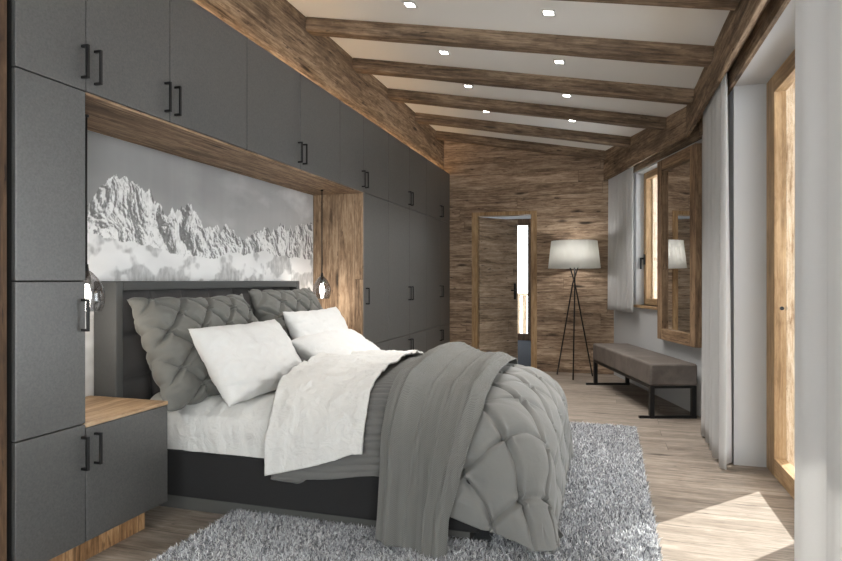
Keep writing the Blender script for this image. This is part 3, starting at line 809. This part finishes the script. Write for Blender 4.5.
me.polygons.add(n*2); me.polygons.foreach_set('loop_start', ls); me.polygons.foreach_set('loop_total', lt)
me.update(calc_edges=True); me.materials.append(M['pile'])
o = bpy.data.objects.new('pile', me); COL.objects.link(o); o.parent = rug; o['kind'] = 'stuff'

# ---------------------------------------------------------------- bench
bn = thing('bench', 'long grey leather bench on black metal frame under the mirror', 'bench', (RW @ Vector((2.19, 6.1, 0)))[:], YAW)
b = NB(); box(b, 1.985, 2.40, 5.235, 6.985, .285, .475, .02, 4); obj('seat', b, 'leather', bn, rot=RW)
for dy in (5.245, 6.935):
    for lx in (1.99, 2.355):
        b = NB(); box(b, lx, lx+.04, dy, dy+.04, .0, .285, .002, 1); obj('leg', b, 'black', bn, rot=RW)
    b = NB(); box(b, 1.90, 2.40, dy+.005, dy+.035, .0, .022, .002, 1); obj('runner', b, 'black', bn, rot=RW)
b = NB(); box(b, 1.99, 2.015, 5.285, 6.935, .262, .285); box(b, 2.37, 2.395, 5.285, 6.935, .262, .285); box(b, 2.03, 2.355, 5.25, 5.28, .262, .285); box(b, 2.03, 2.355, 6.94, 6.97, .262, .285); obj('seat_frame', b, 'black', bn, rot=RW)

# ---------------------------------------------------------------- mirror
mr = thing('wall_mirror', 'tall mirror in a thick rustic wooden frame above the bench', 'mirror', (RW @ Vector((2.43, 5.7, .61)))[:], YAW)
m0, m1, mz0, mz1 = 5.275, 6.125, .612, 2.40
b = NB(); box(b, 2.395, 2.457, m0, m0+.11, mz0, mz1, .004); box(b, 2.395, 2.457, m1-.11, m1, mz0, mz1, .004); fr = obj('frame', b, 'mirror_wood_z', mr, rot=RW)
b = NB(); box(b, 2.395, 2.457, m0+.11, m1-.11, mz0, mz0+.11, .004); obj('frame_rail', b, 'mirror_wood_y', mr, rot=RW)
b = NB(); box(b, 2.395, 2.457, m0+.11, m1-.11, mz1-.11, mz1, .004); obj('frame_rail', b, 'mirror_wood_y', mr, rot=RW)
b = NB(); box(b, 2.43, 2.445, m0+.1, m1-.1, mz0+.1, mz1-.1); obj('mirror_glass', b, 'mirror', mr, rot=RW)

# ---------------------------------------------------------------- floor lamp
lx, ly = -.39, 7.73
fl = thing('floor_lamp', 'tripod floor lamp with white pleated drum shade', 'lamp', (lx, ly, 0))
b = NB(); lathe(b, [(.315, 1.352), (.277, 1.69)], (lx, ly, 0), 240, rip=lambda k: .0025*(1 if (k//4) % 2 else -1)); obj('lamp_shade', b, 'shade', fl, solid=.003)
b = NB(); lathe(b, [(.0, 1.40), (.02, 1.40), (.02, 1.46), (.0, 1.46)], (lx, ly, 0), 16)
for k in range(3):
    a = k*2*PI/3; tube(b, [(lx, ly, 1.45), (lx+.28*math.cos(a), ly+.28*math.sin(a), 1.5)], .004, 6)
obj('shade_carrier', b, 'black', fl)
for k in range(3):
    a = -PI/2 + k*2*PI/3; c, s_ = math.cos(a), math.sin(a); a2 = a + .5
    b = NB(); zc = 1.16; f = .018
    tube(b, [(lx+.25*c, ly+.25*s_, 0.004), (lx+f*math.cos(a2), ly+f*math.sin(a2), zc), (lx-.075*c, ly-.075*s_, 1.42)], .0085, 8); obj('leg', b, 'black', fl)

L = bpy.data.lights.new('lamp_glow', 'POINT'); L.energy = 5.; L.color = (1, .97, .93); L.shadow_soft_size = .05
o = bpy.data.objects.new('lamp_glow', L); COL.objects.link(o); o.location = (lx, ly, 1.55)
# ---------------------------------------------------------------- curtains
def curtain(label, p0, p1, z0, z1, folds, amp, seed, topgather=1., rot=None, group='pale grey curtains', yaw=0.):
    p0, p1 = Vector(p0), Vector(p1); d = (p1-p0); L = d.length; d.normalize(); nrm = Vector((-d.y, d.x))
    t = thing('curtain', label, 'curtain', ((RW @ Vector((*((p0+p1)/2), z0))) if rot else Vector((*((p0+p1)/2), z0)))[:], yaw, group)
    b = NB()
    def fn(u, v):
        ph = u*folds*2*PI + 1.3*noise.noise(Vector((u*folds*.7, seed, 0)))*2
        am = amp*(.75+.35*noise.noise(Vector((u*folds*.5, seed+4, v*.7))))*(.7+.3*(1-v)*1.)
        o_ = am*math.tanh(1.9*math.sin(ph))*1.04 + .12*am*math.sin(2*ph+1.) ; o_ = max(-amp*1.1, min(amp*1.1, o_))
        s = (u - .5)*L*(1+(topgather-1)*v) + L/2 + .35*am*math.sin(2*ph)
        p = p0 + d*s + nrm*o_
        return (p.x, p.y, z0+(z1-z0)*v)
    grid(b, fn, int(folds*30), 24); obj('drape', b, 'curtain', t, rot=rot, solid=.0025)
    b = NB(); q0, q1 = p0-nrm*.008, p1+nrm*.008
    tube(b, [(*(p0-d*.03), z1+.01), (*(p1+d*.03), z1+.01)], .009, 8); obj('curtain_track', b, 'spot_trim', t, rot=rot)
    return t
curtain('floor length pale curtain drawn aside at right foreground edge', (.725, 1.75), (.725, 2.73), .02, 2.55, 2.3, .034, 2)
curtain('floor length pale curtain between the mirror and the patio door', (.715, 4.16), (.725, 5.22), .02, 2.55, 5.0, .052, 9)
curtain('short pale curtain hanging beside the small window', (2.378, 6.76), (2.378, 7.60), 0.835, 2.54, 6, .034, 5, rot=RW, yaw=YAW)

# ---------------------------------------------------------------- light
wd_ = bpy.data.worlds.new('sky'); S.world = wd_; wd_.use_nodes = True
nt = wd_.node_tree; nt.nodes.clear()
bg = nt.nodes.new('ShaderNodeBackground'); ow = nt.nodes.new('ShaderNodeOutputWorld')
bg.inputs[0].default_value = (.95, .975, 1., 1); bg.inputs[1].default_value = 5.
nt.links.new(bg.outputs[0], ow.inputs[0])
sun = bpy.data.lights.new('sun', 'SUN'); sun.energy = 12.; sun.angle = math.radians(.6); sun.color = (1, .95, .88)
so = bpy.data.objects.new('sun', sun); COL.objects.link(so)
el = math.radians(25.2); sd = Vector((.666*math.cos(el), .745*math.cos(el), math.sin(el)))
so.rotation_euler = sd.to_track_quat('Z', 'Y').to_euler(); so.location = (6, 7, 6)
def portal(name, loc, rot, sx, sy):
    L = bpy.data.lights.new(name, 'AREA'); L.shape = 'RECTANGLE'; L.size = sx; L.size_y = sy; L.cycles.is_portal = True
    o = bpy.data.objects.new(name, L); COL.objects.link(o); o.location = loc; o.rotation_euler = rot
def fill_light(name, loc, rot, sx, sy, watts, col=(.95, .975, 1.)):  # area lamps added behind the camera to brighten the room
    L = bpy.data.lights.new(name, 'AREA'); L.shape = 'RECTANGLE'; L.size = sx; L.size_y = sy; L.energy = watts; L.color = col
    o = bpy.data.objects.new(name, L); COL.objects.link(o); o.location = loc; o.rotation_euler = rot
portal('portal_patio', (1.09, 2.75, 1.22), (0, PI/2, 0), 2.44, 3.2)
fill_light('balcony_door_fill', (1.14, -1.05, 1.22), (0, PI/2, 0), 2.44, 2.8, 62., (1., .985, .96))  # added fill lamp at the unseen side door
fill_light('back_window_fill', (-.8, -3.25, 1.4), (PI/2, 0, 0), 2.2, 1.8, 48., (1., .985, .96))  # added fill lamp at the unseen rear opening
pw_ = RW @ Vector((2.7, 6.5, 1.67)); portal('portal_small', pw_, (0, PI/2, YAW), 1.5, .67)

# ---------------------------------------------------------------- camera
cam = bpy.data.cameras.new('camera'); co_ = bpy.data.objects.new('camera', cam); COL.objects.link(co_)
cam.sensor_fit = 'HORIZONTAL'; cam.sensor_width = 36; cam.lens = 604/842*36; cam.clip_start = .05
co_.location = (0, 0, CAMH); co_.rotation_euler = (PI/2, 0, YAW)
S.camera = co_
S.view_settings.view_transform = 'Standard'; S.view_settings.look = 'None'; S.view_settings.gamma = 1; S.view_settings.exposure = .4
S.cycles.use_denoising = True
S.cycles.caustics_reflective = False; S.cycles.caustics_refractive = False
S.cycles.max_bounces = 10; S.cycles.diffuse_bounces = 6; S.cycles.transparent_max_bounces = 16
S.cycles.sample_clamp_indirect = 6.
